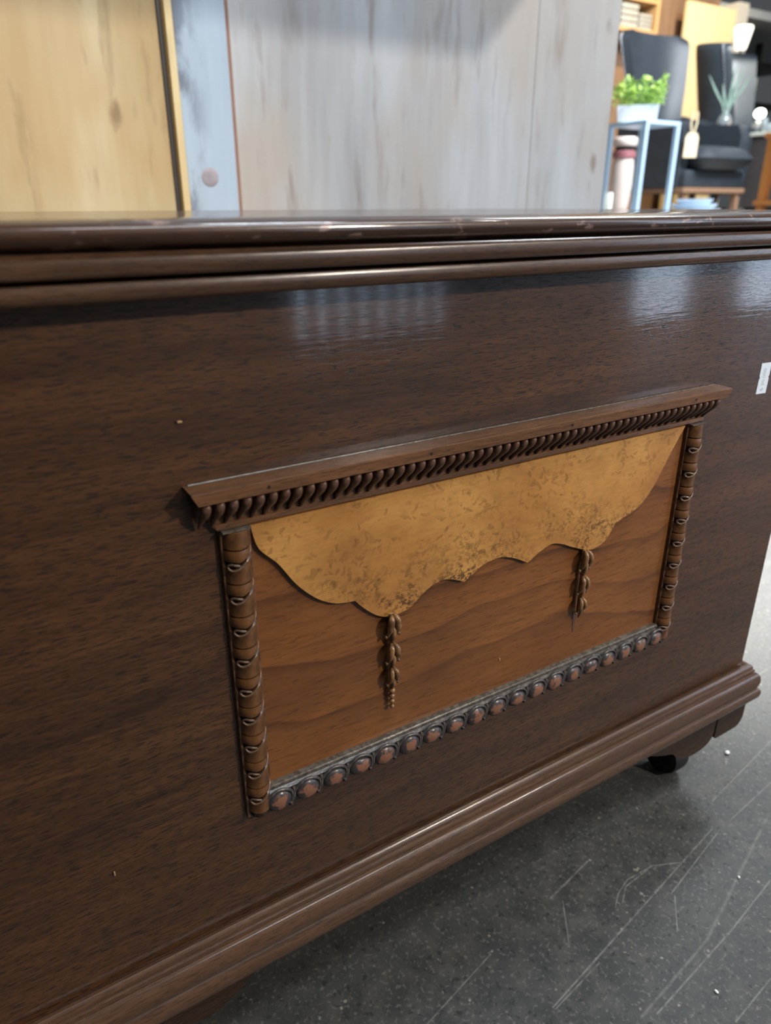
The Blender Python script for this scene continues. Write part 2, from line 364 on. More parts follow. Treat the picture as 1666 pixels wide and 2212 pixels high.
def rawply(name, a, b, stain, knot, sc=1.0, off=0.0):
    d = Nd(name)
    s1 = d.noise(d.map((11*sc, 11*sc, 1.3*sc), loc=(off, 0, off)), 1, 4, 0.6, 0.3); s2 = d.noise(d.map((60, 60, 6), loc=(off, 0, 0)), 1, 4)
    s3 = d.noise(d.map((5, 5, 2.4), loc=(0, 0, off)), 1, 3)
    col = d.mix(d.ramp(s1, [(0.36, 0.0), (0.64, 1.0)]), a, b)
    col = d.mix(d.math('MULTIPLY', d.ramp(s2, [(0.45, 0.0), (0.7, 1.0)]), 0.22), col, tuple(x*0.72 for x in a))
    col = d.mix(d.ramp(s3, [(0.48, 0.0), (0.66, 0.65)]), col, stain)
    sm = d.noise(d.map((30, 30, 5), loc=(0, 0, off*2)), 1, 4, 0.6); col = d.mix(d.ramp(sm, [(0.56, 0.0), (0.72, 0.55)]), col, knot)
    kn = d.vor(d.map((7, 0.01, 3.6), loc=(off*3, 0, off)), 1); kk = d.noise(d.map((60, 60, 30)), 1, 3)
    col = d.mix(d.ramp(d.math('ADD', kn, d.math('MULTIPLY', kk, 0.10)), [(0.10, 0.8), (0.145, 0.0)]), col, knot)
    return d.done(col, 0.62, d.bump(s2, 0.2, 0.002), 0, 0.0)
M_ply_y = rawply('raw_yellow_plywood', (0.44, 0.345, 0.185), (0.60, 0.51, 0.325), (0.40, 0.25, 0.10), (0.20, 0.12, 0.05), 0.8, 0.4)
M_ply_g = rawply('raw_grey_plywood', (0.34, 0.32, 0.305), (0.45, 0.445, 0.44), (0.38, 0.31, 0.245), (0.18, 0.12, 0.09), 0.8, 1.7)
M_stile_g = rawply('raw_grey_stile', (0.36, 0.35, 0.34), (0.45, 0.45, 0.45), (0.37, 0.32, 0.27), (0.20, 0.14, 0.10), 1.0, 3.1)
def whiteboard():
    d = Nd('limewashed_board'); s2 = d.noise(d.map((60, 60, 6)), 1, 4); st = d.noise(d.map((26, 26, 10), loc=(2.3, 0, 0.7)), 1, 4)
    sep = d.n('ShaderNodeSeparateXYZ'); d.lk(d.tc, sep.inputs[0])
    edge = d.ramp(sep.outputs['X'], [(0.270, 1.0), (0.318, 0.0)])
    col = d.mix(s2, (0.31, 0.375, 0.44), (0.40, 0.475, 0.55))
    col = d.mix(d.math('MULTIPLY', d.ramp(st, [(0.44, 0.0), (0.56, 1.0)]), edge), col, (0.12, 0.135, 0.17))
    return d.done(col, 0.6)
M_white = whiteboard()
M_edge_y = rawply('raw_yellow_edge', (0.56, 0.42, 0.20), (0.66, 0.51, 0.27), (0.5, 0.35, 0.16), (0.3, 0.2, 0.1), 1, 2)
M_red_edge = simple('red_brown_edge', (0.24, 0.115, 0.07), 0.6, var=0.25)
M_gap = simple('dark_back_edge', (0.11, 0.10, 0.11), 0.7)

# ------------------------------------------------------------------ setting
def struct(name, geo, mat, parent=None, label=None):
    o = obj(name, geo, mat, parent); o['kind'] = 'structure'
    if label: o['label'] = label
    return o
struct('floor', box(-6, 12, -2.0, 12, -0.1, 0.0), M_floor)
M_wallf = simple('front_wall_plaster', (0.16, 0.16, 0.165), 0.8)
M_pane = simple('daylit_pane', (0.6, 0.7, 0.9), 0.3, emit=(0.66, 0.80, 1.0), es=6.0)
M_frame = simple('dark_window_frame', (0.05, 0.05, 0.055), 0.5)
YW = -1.9
W = [(0.88, 1.56, 0.10, 2.3), (2.52, 2.98, 0.04, 2.3), (3.28, 4.7, 0.04, 2.3)]
xs = -6
wall = []
for a, b, z0, z1 in W:
    wall += [box(xs, a, YW-0.12, YW, 0, 3.2), box(a, b, YW-0.12, YW, 0, z0), box(a, b, YW-0.12, YW, z1, 3.2)]; xs = b
wall.append(box(xs, 12, YW-0.12, YW, 0, 3.2))
struct('wall_front', join(*wall), M_wallf)
for k, (a, b, z0, z1) in enumerate(W):
    n = (8, 1, 3)[k]; mw = (0.040, 0.04, 0.04)[k]
    fr = [box(a, b, YW-0.08, YW-0.02, z0, z0+0.03), box(a, b, YW-0.08, YW-0.02, z1-0.03, z1)]
    cw = (b-a-mw*(n+1))/n
    wo = struct('window_%d' % (k+1), join(*fr), M_frame)
    for i in range(n+1):
        obj('mullion', box(a+i*(cw+mw), a+i*(cw+mw)+mw, YW-0.08, YW-0.02, z0+0.03, z1-0.03), M_frame, wo)
    for i in range(n):
        obj('pane', box(a+mw+i*(cw+mw), a+mw+i*(cw+mw)+cw, YW-0.055, YW-0.05, z0+0.03, z1-0.03), M_pane, wo)
M_wallb = rawply('brown_wood_wall', (0.20, 0.12, 0.07), (0.29, 0.185, 0.115), (0.22, 0.13, 0.08), (0.12, 0.07, 0.04), 0.6, 5.0)
struct('wall_back', box(2.0, 7.42, 5.4, 5.5, 0, 3.3), M_wallb)
M_greywall = simple('grey_far_wall', (0.33, 0.33, 0.33), 0.8, var=0.3, sc=4)
struct('wall_far', box(5.0, 12, 10.6, 10.7, 0, 3.3), M_greywall)
struct('ceiling', box(6.2, 12, 5.55, 10.6, 2.42, 2.5), simple('grey_mezzanine_underside', (0.45, 0.47, 0.47), 0.8, var=0.2, sc=6))
M_plat = simple('platform_board', (0.30, 0.27, 0.23), 0.5, var=0.2)
struct('trim_1', box(2.9, 11.5, 1.75, 5.4, 0, 0.5, 0.01), M_plat, None, 'raised display platform that carries the lounge furniture')

# ------------------------------------------------------------------ the chest
X0, X1, D = -0.610, 0.4935, 0.44
chest = empty('hope_chest', (-0.058, D/2, 0), 0, True)
tag(chest, 'dark walnut blanket chest with carved framed front panel and burl swag', 'chest')
obj('body', box(X0, X1, 0.0, D, 0.098, 0.5165), M_front, chest)
# lid slab and its edge, then the two mouldings under it
lidp = [(-0.05, 0.5462), (0.020, 0.5462), (0.0245, 0.5458), (0.0280, 0.5447), (0.0298, 0.5425), (0.0302, 0.5405), (0.0292, 0.5385), (0.0262, 0.5368), (0.0225, 0.5358), (0.0205, 0.5350), (-0.05, 0.5350)]
g = ring(lidp, X0, X1, 0, D); g = (g[0], g[1]+[(0, 1, 2, 3), tuple(len(g[0])-4+i for i in (3, 2, 1, 0))])
obj('lid', g, M_lid, chest, 40)
obj('lid_edge_moulding', ring([(-0.02, 0.5350), (0.0195, 0.5350), (0.0222, 0.5340), (0.0236, 0.5318), (0.0238, 0.5292), (0.0230, 0.5266), (0.0212, 0.5250), (0.0165, 0.5245), (-0.02, 0.5245)], X0, X1, 0, D), M_mould, chest, 40)
obj('frieze_moulding', ring([(-0.01, 0.5236), (0.0165, 0.5236), (0.0188, 0.5228), (0.0198, 0.5208), (0.0196, 0.5186), (0.0184, 0.5166), (0.0160, 0.5152), (0.0, 0.5140)], X0, X1, 0, D), M_mould, chest, 40)
base = [(-0.01, 0.1318), (0.0005, 0.1322), (0.003, 0.1345), (0.0052, 0.1348), (0.0070, 0.1335), (0.0079, 0.1312), (0.0076, 0.1298), (0.0090, 0.1294), (0.0094, 0.1282), (0.0090, 0.1268), (0.0086, 0.1262),
        (0.0106, 0.1260), (0.0126, 0.1243), (0.0139, 0.1215), (0.0145, 0.1180), (0.0145, 0.1145), (0.0139, 0.1112), (0.0130, 0.1084), (0.0148, 0.1078), (0.0160, 0.1060), (0.0164, 0.1030), (0.0160, 0.0998), (0.0150, 0.0972), (0.013, 0.0965), (-0.03, 0.0965)]
obj('base_moulding', ring(base, X0, X1, 0, D), M_mould, chest, 35)
# corner brackets: a plain corner block and a scroll-cut wing, on the front and round the side
YF = -0.0085
blk = [(0.4585, 0.0965), (0.4580, 0.0670)] + arc(0.4615, 0.0665, 0.0035, 190, 270, 4) + [(0.4860, 0.0632)] + arc(0.4890, 0.0755, 0.0125, 285, 360, 6) + [(0.5020, 0.0965)]
obj('corner_block', prism(blk, YF, 0.012, 0.0015), M_foot, chest, 40)
wing = [(0.348, 0.0965)] + catmull([(0.350, 0.0945), (0.366, 0.0845), (0.384, 0.0770), (0.394, 0.0735), (0.402, 0.0665), (0.414, 0.0595), (0.428, 0.0572), (0.442, 0.0585), (0.451, 0.0625), (0.4562, 0.0690)], 5) + [(0.4572, 0.0965)]
obj('scroll_bracket', prism(wing, YF+0.0005, 0.010, 0.0012), M_foot, chest, 40)
sblk = [(0.0122, 0.0965), (0.0122, 0.0640), (0.034, 0.0632), (0.036, 0.067), (0.036, 0.0965)]
obj('corner_block', prism(sblk, 0.5018, 0.484, 0.0010, 'x'), M_foot, chest, 40)
swing = [(0.037, 0.0965)] + catmull([(0.0372, 0.069), (0.043, 0.062), (0.052, 0.0585), (0.066, 0.0572), (0.080, 0.0595), (0.092, 0.0665), (0.100, 0.0735), (0.110, 0.077), (0.128, 0.0845), (0.146, 0.0945)], 5) + [(0.148, 0.0965)]
obj('scroll_bracket', prism(swing, 0.5012, 0.4850, 0.0012, 'x'), M_foot, chest, 40)
# pendant apron under the middle of the front
half = catmull([(-0.0185, 0.0965), (-0.0215, 0.0935), (-0.0290, 0.0858), (-0.0390, 0.0785), (-0.0490, 0.0735), (-0.058, 0.0718)], 6)
pend = half + [(-0.116-x, z) for x, z in half[::-1][1:]]
obj('pendant_apron', prism(pend, -0.0098, 0.008, 0.0012), M_foot, chest, 40)
for s, cx in (('l', X0+0.05), ('r', 0.449)):
    for cy in (0.034, D-0.06):
        c = obj('caster', lathe([(0.004, 0.036), (0.006, 0.042), (0.006, 0.090), (0.013, 0.092), (0.013, 0.0968)], 14, (cx, cy+0.004, 0)), M_iron, chest, 40)
        wv = lathe([(0.010, -0.011), (0.0205, -0.010), (0.0215, -0.006), (0.0215, 0.006), (0.0205, 0.010), (0.010, 0.011)], 28)
        wv = xf(wv, m=Matrix.Translation((cx, cy, 0.0215)) @ Matrix.Rotation(math.radians(90), 4, 'Y') @ Matrix.Rotation(0, 4, 'Z'))
        obj('wheel', wv, M_black, c, 40)
        obj('fork', join(box(cx-0.0155, cx-0.0125, cy-0.006, cy+0.008, 0.016, 0.047), box(cx+0.0125, cx+0.0155, cy-0.006, cy+0.008, 0.016, 0.047), box(cx-0.0155, cx+0.0155, cy-0.006, cy+0.010, 0.044, 0.048)), M_iron, c)

# framed panel
PX0, PX1, PZ0, PZ1 = 0.0, 0.3426, 0.2295, 0.4010
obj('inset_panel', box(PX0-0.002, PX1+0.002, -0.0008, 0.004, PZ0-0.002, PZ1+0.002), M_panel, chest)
seg = [[(0.0, 0.4008), (0.0035, 0.3870), (0.0137, 0.3752), (0.0236, 0.3600), (0.0344, 0.3485), (0.0444, 0.3420), (0.0520, 0.3396), (0.0598, 0.3386)],
       [(0.0598, 0.3386), (0.0671, 0.3305), (0.0766, 0.3230), (0.0865, 0.3205), (0.0983, 0.3222), (0.1068, 0.3287), (0.1171, 0.3338), (0.1278, 0.3335), (0.1398, 0.3284)],
       [(0.1398, 0.3284), (0.1463, 0.3320), (0.1554, 0.3367), (0.1689, 0.3380), (0.1811, 0.3342), (0.1936, 0.3275)],
       [(0.1936, 0.3275), (0.2038, 0.3330), (0.2140, 0.3362), (0.2242, 0.3338), (0.2370, 0.3278), (0.2530, 0.3220), (0.2655, 0.3240), (0.2733, 0.3318), (0.2768, 0.3372)],
       [(0.2768, 0.3372), (0.2843, 0.3398), (0.2975, 0.3440), (0.3080, 0.3520), (0.3160, 0.3625), (0.3285, 0.3840), (0.3395, 0.4008)]]
out = []
for s in seg: out += catmull(s, 6)[:-1]
out.append((0.3395, 0.4008))
obj('burl_swag', prism(out, -0.0036, -0.0008, 0.0005), M_burl, chest, 30)
# cornice shelf over the panel
cp = [(0.0, 0.4270), (-0.0136, 0.4268), (-0.0142, 0.4264), (-0.0142, 0.4256), (-0.0137, 0.4204), (-0.0130, 0.4200), (-0.0080, 0.4200), (-0.0068, 0.4160), (-0.0048, 0.4112), (-0.0026, 0.4072), (-0.0022, 0.4050), (-0.0034, 0.4046), (-0.0036, 0.4020), (-0.0030, 0.4012), (-0.0008, 0.4010), (0.0, 0.4010)]
ins = [0, 0, 0, 0.0002, 0.0030, 0.0034, 0.0055, 0.0062, 0.0082, 0.0100, 0.0105, 0.0128, 0.0135, 0.014, 0.0145, 0.0145]
ins2 = [x*0.95 for x in ins]
corn = obj('cornice', run(cp, -0.0310, 0.3722, ins, ins2), M_cornice, chest)
obj('dusty_back_edge', tube([(-0.0285, -0.0005, 0.4269), (0.17, -0.0006, 0.4270), (0.3690, -0.0005, 0.4269)], 0.0007, 6), M_dust, corn)
NB = 57; sp = (0.3600+0.0245)/(NB-1)
path = catmull([(0.0005, -0.0112, 0.0), (0.0006, -0.0108, -0.0022), (0.0003, -0.0092, -0.0055), (-0.0006, -0.0066, -0.0090), (-0.0014, -0.0040, -0.0125), (-0.0016, -0.0028, -0.0145)], 2)
rad = [0.0020, 0.0025, 0.0027, 0.0026, 0.0023, 0.0019, 0.0016, 0.0013, 0.0011, 0.0009, 0.0006]
b0 = obj('bead', tube(path, rad, 8), M_bead, corn, 60); b0.location = (-0.0245, 0, 0.4196)
for i in range(1, NB): dupo(b0, corn, (-0.0245+i*sp, 0, 0.4196), None, (1, 1, 1 if i % 3 else 0.96))
for hx in (0.0075, 0.1045, 0.2120, 0.3319):
    obj('nail_hole', xf(lathe([(0.0008, -0.0002), (0.0008, 0.0003)], 10), m=Matrix.Translation((hx, -0.01395, 0.4236)) @ Matrix.Rotation(math.radians(84), 4, 'X')), M_hole, corn)
# carved upright mouldings
PITCHZ = 0.0193; ZT = 0.4010; ZB = 0.2125
def on_half(u, v, lift=0.0, hw=0.0066, pr=0.0078):
    a = u*math.pi/2
    return (math.sin(a)*(hw+lift), -math.cos(a)*(pr+lift)-0.0004, v)
def lerp_tab(tab, u):
    for (a, p), (b, q) in zip(tab, tab[1:]):
        if u <= b: return p+(q-p)*(u-a)/(b-a)
    return tab[-1][1]
RT = [(-1, -0.10), (-0.5, -0.10), (-0.1, 0.0), (0.2, 0.12), (0.5, 0.185), (0.75, 0.12), (1, -0.10)]
RB = [(-1, -0.84), (-0.5, -0.84), (0.0, -0.86), (0.3, -0.80), (0.6, -0.70), (0.8, -0.60), (1, -0.52)]
def plate(shape):
    V, F = [], []; nu, nv = 16, 8
    for j in range(nv+1):
        t = j/nv
        for i in range(nu+1):
            u = -1+2*i/nu
            if shape == 'B':
                lift = 0.0007+0.0006*math.sin(math.pi*min(1, 0.08+0.85*t)); top = -0.51-0.03*(1-u*u); bot = lerp_tab(RB, u)
            else:
                lift = 0.0005+0.0005*t; top = lerp_tab(RT, u) if shape == 'A' else -0.02; bot = -0.455-0.035*(1-u*u)
            V.append(on_half(u*0.97, (top+(bot-top)*t)*PITCHZ, lift))
    for j in range(nv):
        for i in range(nu): F.append((j*(nu+1)+i, j*(nu+1)+i+1, (j+1)*(nu+1)+i+1, (j+1)*(nu+1)+i))
    n = len(V)
    V += [(x*0.9, y*0.86, z) for x, y, z in V]
    F += [tuple(q+n for q in f[::-1]) for f in F]
    rim = [i for i in range(nu+1)] + [(j+1)*(nu+1)+nu for j in range(nv)] + [nv*(nu+1)+i for i in range(nu-1, -1, -1)] + [j*(nu+1) for j in range(nv-1, 0, -1)]
    for a, b in zip(rim, rim[1:]+rim[:1]): F.append((a, b, b+n, a+n))
    return V, F
def upright(cx, first):
    core = []
    n = 14; V, F = [], []
    for z in (ZT, ZB):
        V += [(cx+x, y, z) for x, y, _ in [on_half(-1+2*i/n, 0, -0.0012) for i in range(n+1)]]
    for i in range(n): F.append((i, i+1, n+2+i, n+1+i))
    F += [tuple(range(n+1)), tuple(range(n+1, 2*n+2))]
    c = obj('upright_moulding', (V, F), M_core, chest, 50)
    for sx in (-1, 1):
        obj('fillet', box(cx+sx*0.0072-0.0009, cx+sx*0.0072+0.0009, -0.0034, 0.0, ZB, ZT-0.0004, 0.0004), M_fillet, c)
    obj('dusty_cap', prism([(cx-0.0075, ZT-0.0004), (cx+0.0075, ZT-0.0004), (cx+0.0075, ZT+0.0004), (cx-0.0075, ZT+0.0004)], -0.0070, 0.0), M_dust, c)
    z = ZT-0.0195+PITCHZ
    k = 0
    while z-PITCHZ*0.45 > ZB:
        for key, lo in (('A' if k else 'A0', -0.52), ('B', -0.86), ('R', -1.12)):
            if z+lo*PITCHZ < ZB-0.0005: continue
            if key in first:
                dupo(first[key], c, (cx, 0, z)); continue
            if key == 'R':
                # swirl that ends in an eye on the left and drops into the fillet on the right
                pts = [(0.98, -1.12), (0.88, -0.96), (0.72, -0.86), (0.5, -0.81), (0.28, -0.86), (0.06, -0.96), (-0.16, -1.05), (-0.38, -1.09), (-0.54, -1.04), (-0.58, -0.96), (-0.46, -0.91), (-0.26, -0.92), (-0.08, -0.95)]
                g1 = tube([on_half(u, v*PITCHZ, 0.0012) for u, v in catmull(pts, 4)], 0.0007, 6)
                pts2 = [(0.28, -0.82), (0.52, -0.75), (0.72, -0.66), (0.86, -0.53)]
                g2 = tube([on_half(u, v*PITCHZ, 0.0010) for u, v in catmull(pts2, 4)], [0.0003+0.0004*i/12 for i in range(13)], 6)
                o = obj('ribbon', join(g1, g2), M_ribbon, c, 80)
            else: o = obj('leaf', plate(key), M_leaf, c, 45)
            o.location = (cx, 0, z); first[key] = o
        z -= PITCHZ; k += 1
    return c
first = {}
upright(-0.0082, first)
upright(PX1+0.0084, first)
# egg-and-scroll rail along the bottom
RZ = 0.2215
rp = [(0.0, PZ0+0.0006), (-0.0036, PZ0+0.0004), (-0.0042, PZ0-0.0004), (-0.0042, PZ0-0.0018), (-0.0034, PZ0-0.0024), (-0.0058, PZ0-0.0042), (-0.0068, RZ-0.001), (-0.0066, RZ-0.0045), (-0.0050, RZ-0.0080), (-0.0030, 0.2115), (0.0, 0.2112)]
rail = obj('lower_rail', run(rp, -0.0125, 0.3565), M_scroll, chest, 35)
obj('dusty_fillet', run([(-0.0004, PZ0+0.0012), (-0.0040, PZ0+0.0008), (-0.0046, PZ0), (-0.0046, PZ0-0.0014), (-0.0020, PZ0-0.0016), (-0.0004, PZ0-0.0005)], -0.001, 0.3435), M_dust, rail)
NE = 19; es = 0.3560/NE
egg = ball((0, 0, 0), 1.0, (0.0082, 0.0036, 0.0074), 16)
arch = [(0.0090*math.cos(math.radians(a)), -0.0066-0.0010*math.sin(math.radians(max(0, a))), 0.0084*math.sin(math.radians(a))) for a in range(165, -31, -15)]
arch += [(0.0074, -0.0072, -0.0064), (0.0064, -0.0078, -0.0052), (0.0068, -0.0080, -0.0040)]
dart = [(-0.0092, -0.0066, 0.0050), (-0.0090, -0.0074, 0.0), (-0.0094, -0.0070, -0.0052)]
e0 = s0 = d0 = None
for i in range(NE):
    x = -0.0035+es*(i+0.35)
    if e0 is None:
        e0 = obj('egg', egg, M_egg, rail, 60); s0 = obj('scroll', tube(arch, 0.0011, 6), M_scroll, rail, 80); d0 = obj('dart', tube(dart, [0.0011, 0.0008, 0.0004], 6), M_scroll, rail, 80)
        for o, l in ((e0, (x, -0.0062, RZ-0.0024)), (s0, (x, 0, RZ-0.0022)), (d0, (x, 0, RZ-0.001))): o.location = l
    else:
        dupo(e0, rail, (x, -0.0062, RZ-0.0024), (0, 0.1*math.sin(i*2.1), 0), (1, 1, 0.94+0.08*math.sin(i*1.7))); dupo(s0, rail, (x, 0, RZ-0.0022)); dupo(d0, rail, (x, 0, RZ-0.001))
# husk drops
def husk_drop(cx, zt, broken):
    c = obj('husk_drop', tube([(cx, -0.0028, zt), (cx+0.0002, -0.0036, zt-0.02), (cx+0.0004, -0.0032, zt-(0.050 if broken else 0.056))], [0.0019, 0.0016, 0.0012], 8), M_drop, chest, 60)
    for k, (zz, L, wd) in enumerate(((zt, 0.0185, 1.0), (zt-0.0205, 0.0170, 0.92), (zt-0.0385, 0.0150, 0.8))):
        for s in (-1, 0, 1):
            if s: pts = [(cx+s*0.0007, -0.0050, zz-0.0002), (cx+s*0.0019*wd, -0.0074, zz-L*0.12), (cx+s*0.0027*wd, -0.0078, zz-L*0.38), (cx+s*0.0030*wd, -0.0062, zz-L*0.64), (cx+s*0.0040*wd, -0.0046, zz-L*0.80), (cx+s*0.0052*wd, -0.0046, zz-L*0.80+0.0008)]; rr = [0.0008, 0.0020*wd, 0.0021*wd, 0.0014*wd, 0.0011*wd, 0.0006]
            else: pts = [(cx, -0.0055, zz-L*0.35), (cx, -0.0066, zz-L*0.6), (cx, -0.0060, zz-L*0.85), (cx, -0.0045, zz-L*1.12)]; rr = [0.0010, 0.0018*wd, 0.0015*wd, 0.0005]
            cr = catmull([p+(r,) for p, r in zip(pts, rr)], 4)
            pe = obj('petal', tube([p[:3] for p in cr], [p[3] for p in cr], 8), M_drop, c, 80)
            if s:
                obj('curled_tip', ball((cx+s*0.0047*wd, -0.0052, zz-L*0.80), 0.0011*wd, (1, 1, 1.25), 8), M_ribbon, c, 80)
    if not broken:
        for k in range(4):
            obj('bead', ball((cx+0.0002, -0.0042, zt-0.0562-k*0.0041), 0.0023-0.00022*k, (1, 1, 0.92), 12), M_drop, c, 80)
    else:
        obj('glue_scar', prism([(cx-0.0016, zt-0.052), (cx+0.0013, zt-0.0515), (cx+0.0010, zt-0.060), (cx+0.0005, zt-0.0695), (cx-0.0006, zt-0.0700), (cx-0.0013, zt-0.061)], -0.00105, -0.0005), M_scar, c)
husk_drop(0.0846, 0.3225, False)
husk_drop(0.2478, 0.3232, True)
# price sticker with a notched waist
stk = [(0.4262, 0.4366), (0.4262, 0.4262), (0.4272, 0.4252), (0.4262, 0.4236), (0.4257, 0.4123), (0.4387, 0.4118), (0.4391, 0.4236), (0.4382, 0.4250), (0.4391, 0.4262), (0.4391, 0.4362)]
st = obj('price_sticker', prism(stk, -0.00025, 0.0), M_paper, chest); st['label'] = 'small white paper price sticker with notched waist'
fc = bpy.data.curves.new('price_text', 'FONT'); fc.body = '$ 30.000'; fc.size = 0.0052; fc.align_x = 'LEFT'; fc.align_y = 'CENTER'; fc.extrude = 0.00002
tmp = bpy.data.objects.new('tmp_text', fc); C.objects.link(tmp); bpy.context.view_layer.update()
tm = bpy.data.meshes.new_from_object(tmp.evaluated_get(bpy.context.evaluated_depsgraph_get())); bpy.data.objects.remove(tmp)
tm.name = 'price_text'; tm.materials.clear(); tm.materials.append(M_ink)
ft = put(bpy.data.objects.new('price_text', tm), st)
ft.matrix_basis = Matrix.Translation((0.4322, -0.00029, 0.4139)) @ Matrix(((0, -1, 0, 0), (0, 0, -1, 0), (1, 0, 0, 0), (0, 0, 0, 1)))
for (x, z, a, b) in ((0.0086-0.0375, 0.4588, 0.0012, 0.0005), (-0.0935, 0.2118, 0.0004, 0.0014), (0.1765, 0.2545, 0.0005, 0.0010)):
    obj('splinter', box(x-a, x+a, -0.0014, -0.0002, z-b, z+b, 0.0003), simple('pale_splinter', (0.42, 0.24, 0.11), 0.7), chest)
# ------------------------------------------------------------------ specks of debris
M_chip = simple('pale_wood_chip', (0.50, 0.36, 0.22), 0.7); M_grit = simple('white_grit', (0.75, 0.75, 0.72), 0.6)
for nm, lab, loc, r, s in (('pebble', 'white crumb of plaster on floor right of chest foot', (0.5245, 0.0105, 0.0), 0.0024, (1.3, 1, 0.7)),
                        ('pebble', 'pale crumb on the floor at the right edge below scratches', (0.392, -0.0935, 0.0), 0.0013, (1, 1, 0.8)),
                        ('pebble', 'tiny grey crumb on floor near bottom right corner', (0.286, -0.147, 0.0), 0.0013, (1, 1.4, 0.6))):
    o = obj(nm, ball((0, 0, r*s[2]), r, s, 8), M_grit); o.location = loc; tag(o, lab, 'crumb', 'crumbs on the floor')

# ------------------------------------------------------------------ cabinets standing behind the chest, seen from the back
YC = 0.90
cab = empty('plywood_cabinet', (-0.25, YC+0.25, 0), 0, True); tag(cab, 'yellow raw plywood cabinet back behind the left of the chest', 'cabinet')
obj('back_panel', box(-0.86, 0.2505, YC+0.001, YC+0.018, 0.02, 1.75), M_ply_y, cab)
obj('carcass', box(-0.86, 0.252, YC+0.018, YC+0.50, 0.0, 1.77, 0.003), M_gap, cab)
war = empty('limewashed_wardrobe', (0.73, YC+0.25, 0), 0, True); tag(war, 'tall grey limewashed wardrobe back behind the right of the chest', 'wardrobe')
obj('carcass', box(0.266, 1.188, YC+0.02, YC+0.55, 0.0, 1.93, 0.003), M_stile_g, war)
obj('edge_board', box(0.2535, 0.2590, YC+0.004, YC+0.02, 0.0, 1.93), simple('grey_edge_board', (0.17, 0.16, 0.17), 0.7), war)
obj('edge_strip', box(0.2595, 0.2700, YC-0.012, YC+0.06, 0.0, 1.93), M_edge_y, war)
obj('stile', box(0.2702, 0.3515, YC-0.010, YC+0.02, 0.0, 1.93, 0.002), M_white, war)
obj('groove_edge', box(0.3517, 0.3585, YC-0.004, YC+0.02, 0.02, 1.92), M_red_edge, war)
obj('back_panel', box(0.3587, 0.9745, YC-0.002, YC+0.02, 0.02, 1.92), M_ply_g, war)
obj('stile', box(0.9747, 1.190, YC-0.0035, YC+0.02, 0.0, 1.93, 0.001), M_stile_g, war)
obj('knot', xf(lathe([(0.014, 0.0), (0.013, 0.0004), (0.006, 0.0006)], 16), m=Matrix.Translation((0.306, YC-0.0102, 0.592)) @ Matrix.Rotation(math.radians(90), 4, 'X')), simple('brown_knot', (0.30, 0.26, 0.275), 0.6, var=0.4, sc=90), war, 50)
# unseen baffle added over the aisle, outline shaped to cast the wardrobe's top shadow
bf = empty('added_shadow_baffle', (1.0, -0.1, 2.3), 0, True); tag(bf, 'unseen flat grey board on rods, added to shade the wardrobe top', 'baffle')
V = [(0.70, -0.328), (1.289, -0.328), (1.345, -0.26), (1.345, 0.2), (0.70, 0.2)]
obj('board', ([(x, y, 2.30) for x, y in V]+[(x, y, 2.315) for x, y in V], [(0, 1, 2, 3, 4), (9, 8, 7, 6, 5)]+[(i, (i+1) % 5, 5+(i+1) % 5, 5+i) for i in range(5)]), M_wallf, bf)
for x in (0.85, 1.2): obj('rod', tube([(x, -0.05, 2.315), (x, -0.05, 3.2)], 0.006, 8), M_iron, bf)
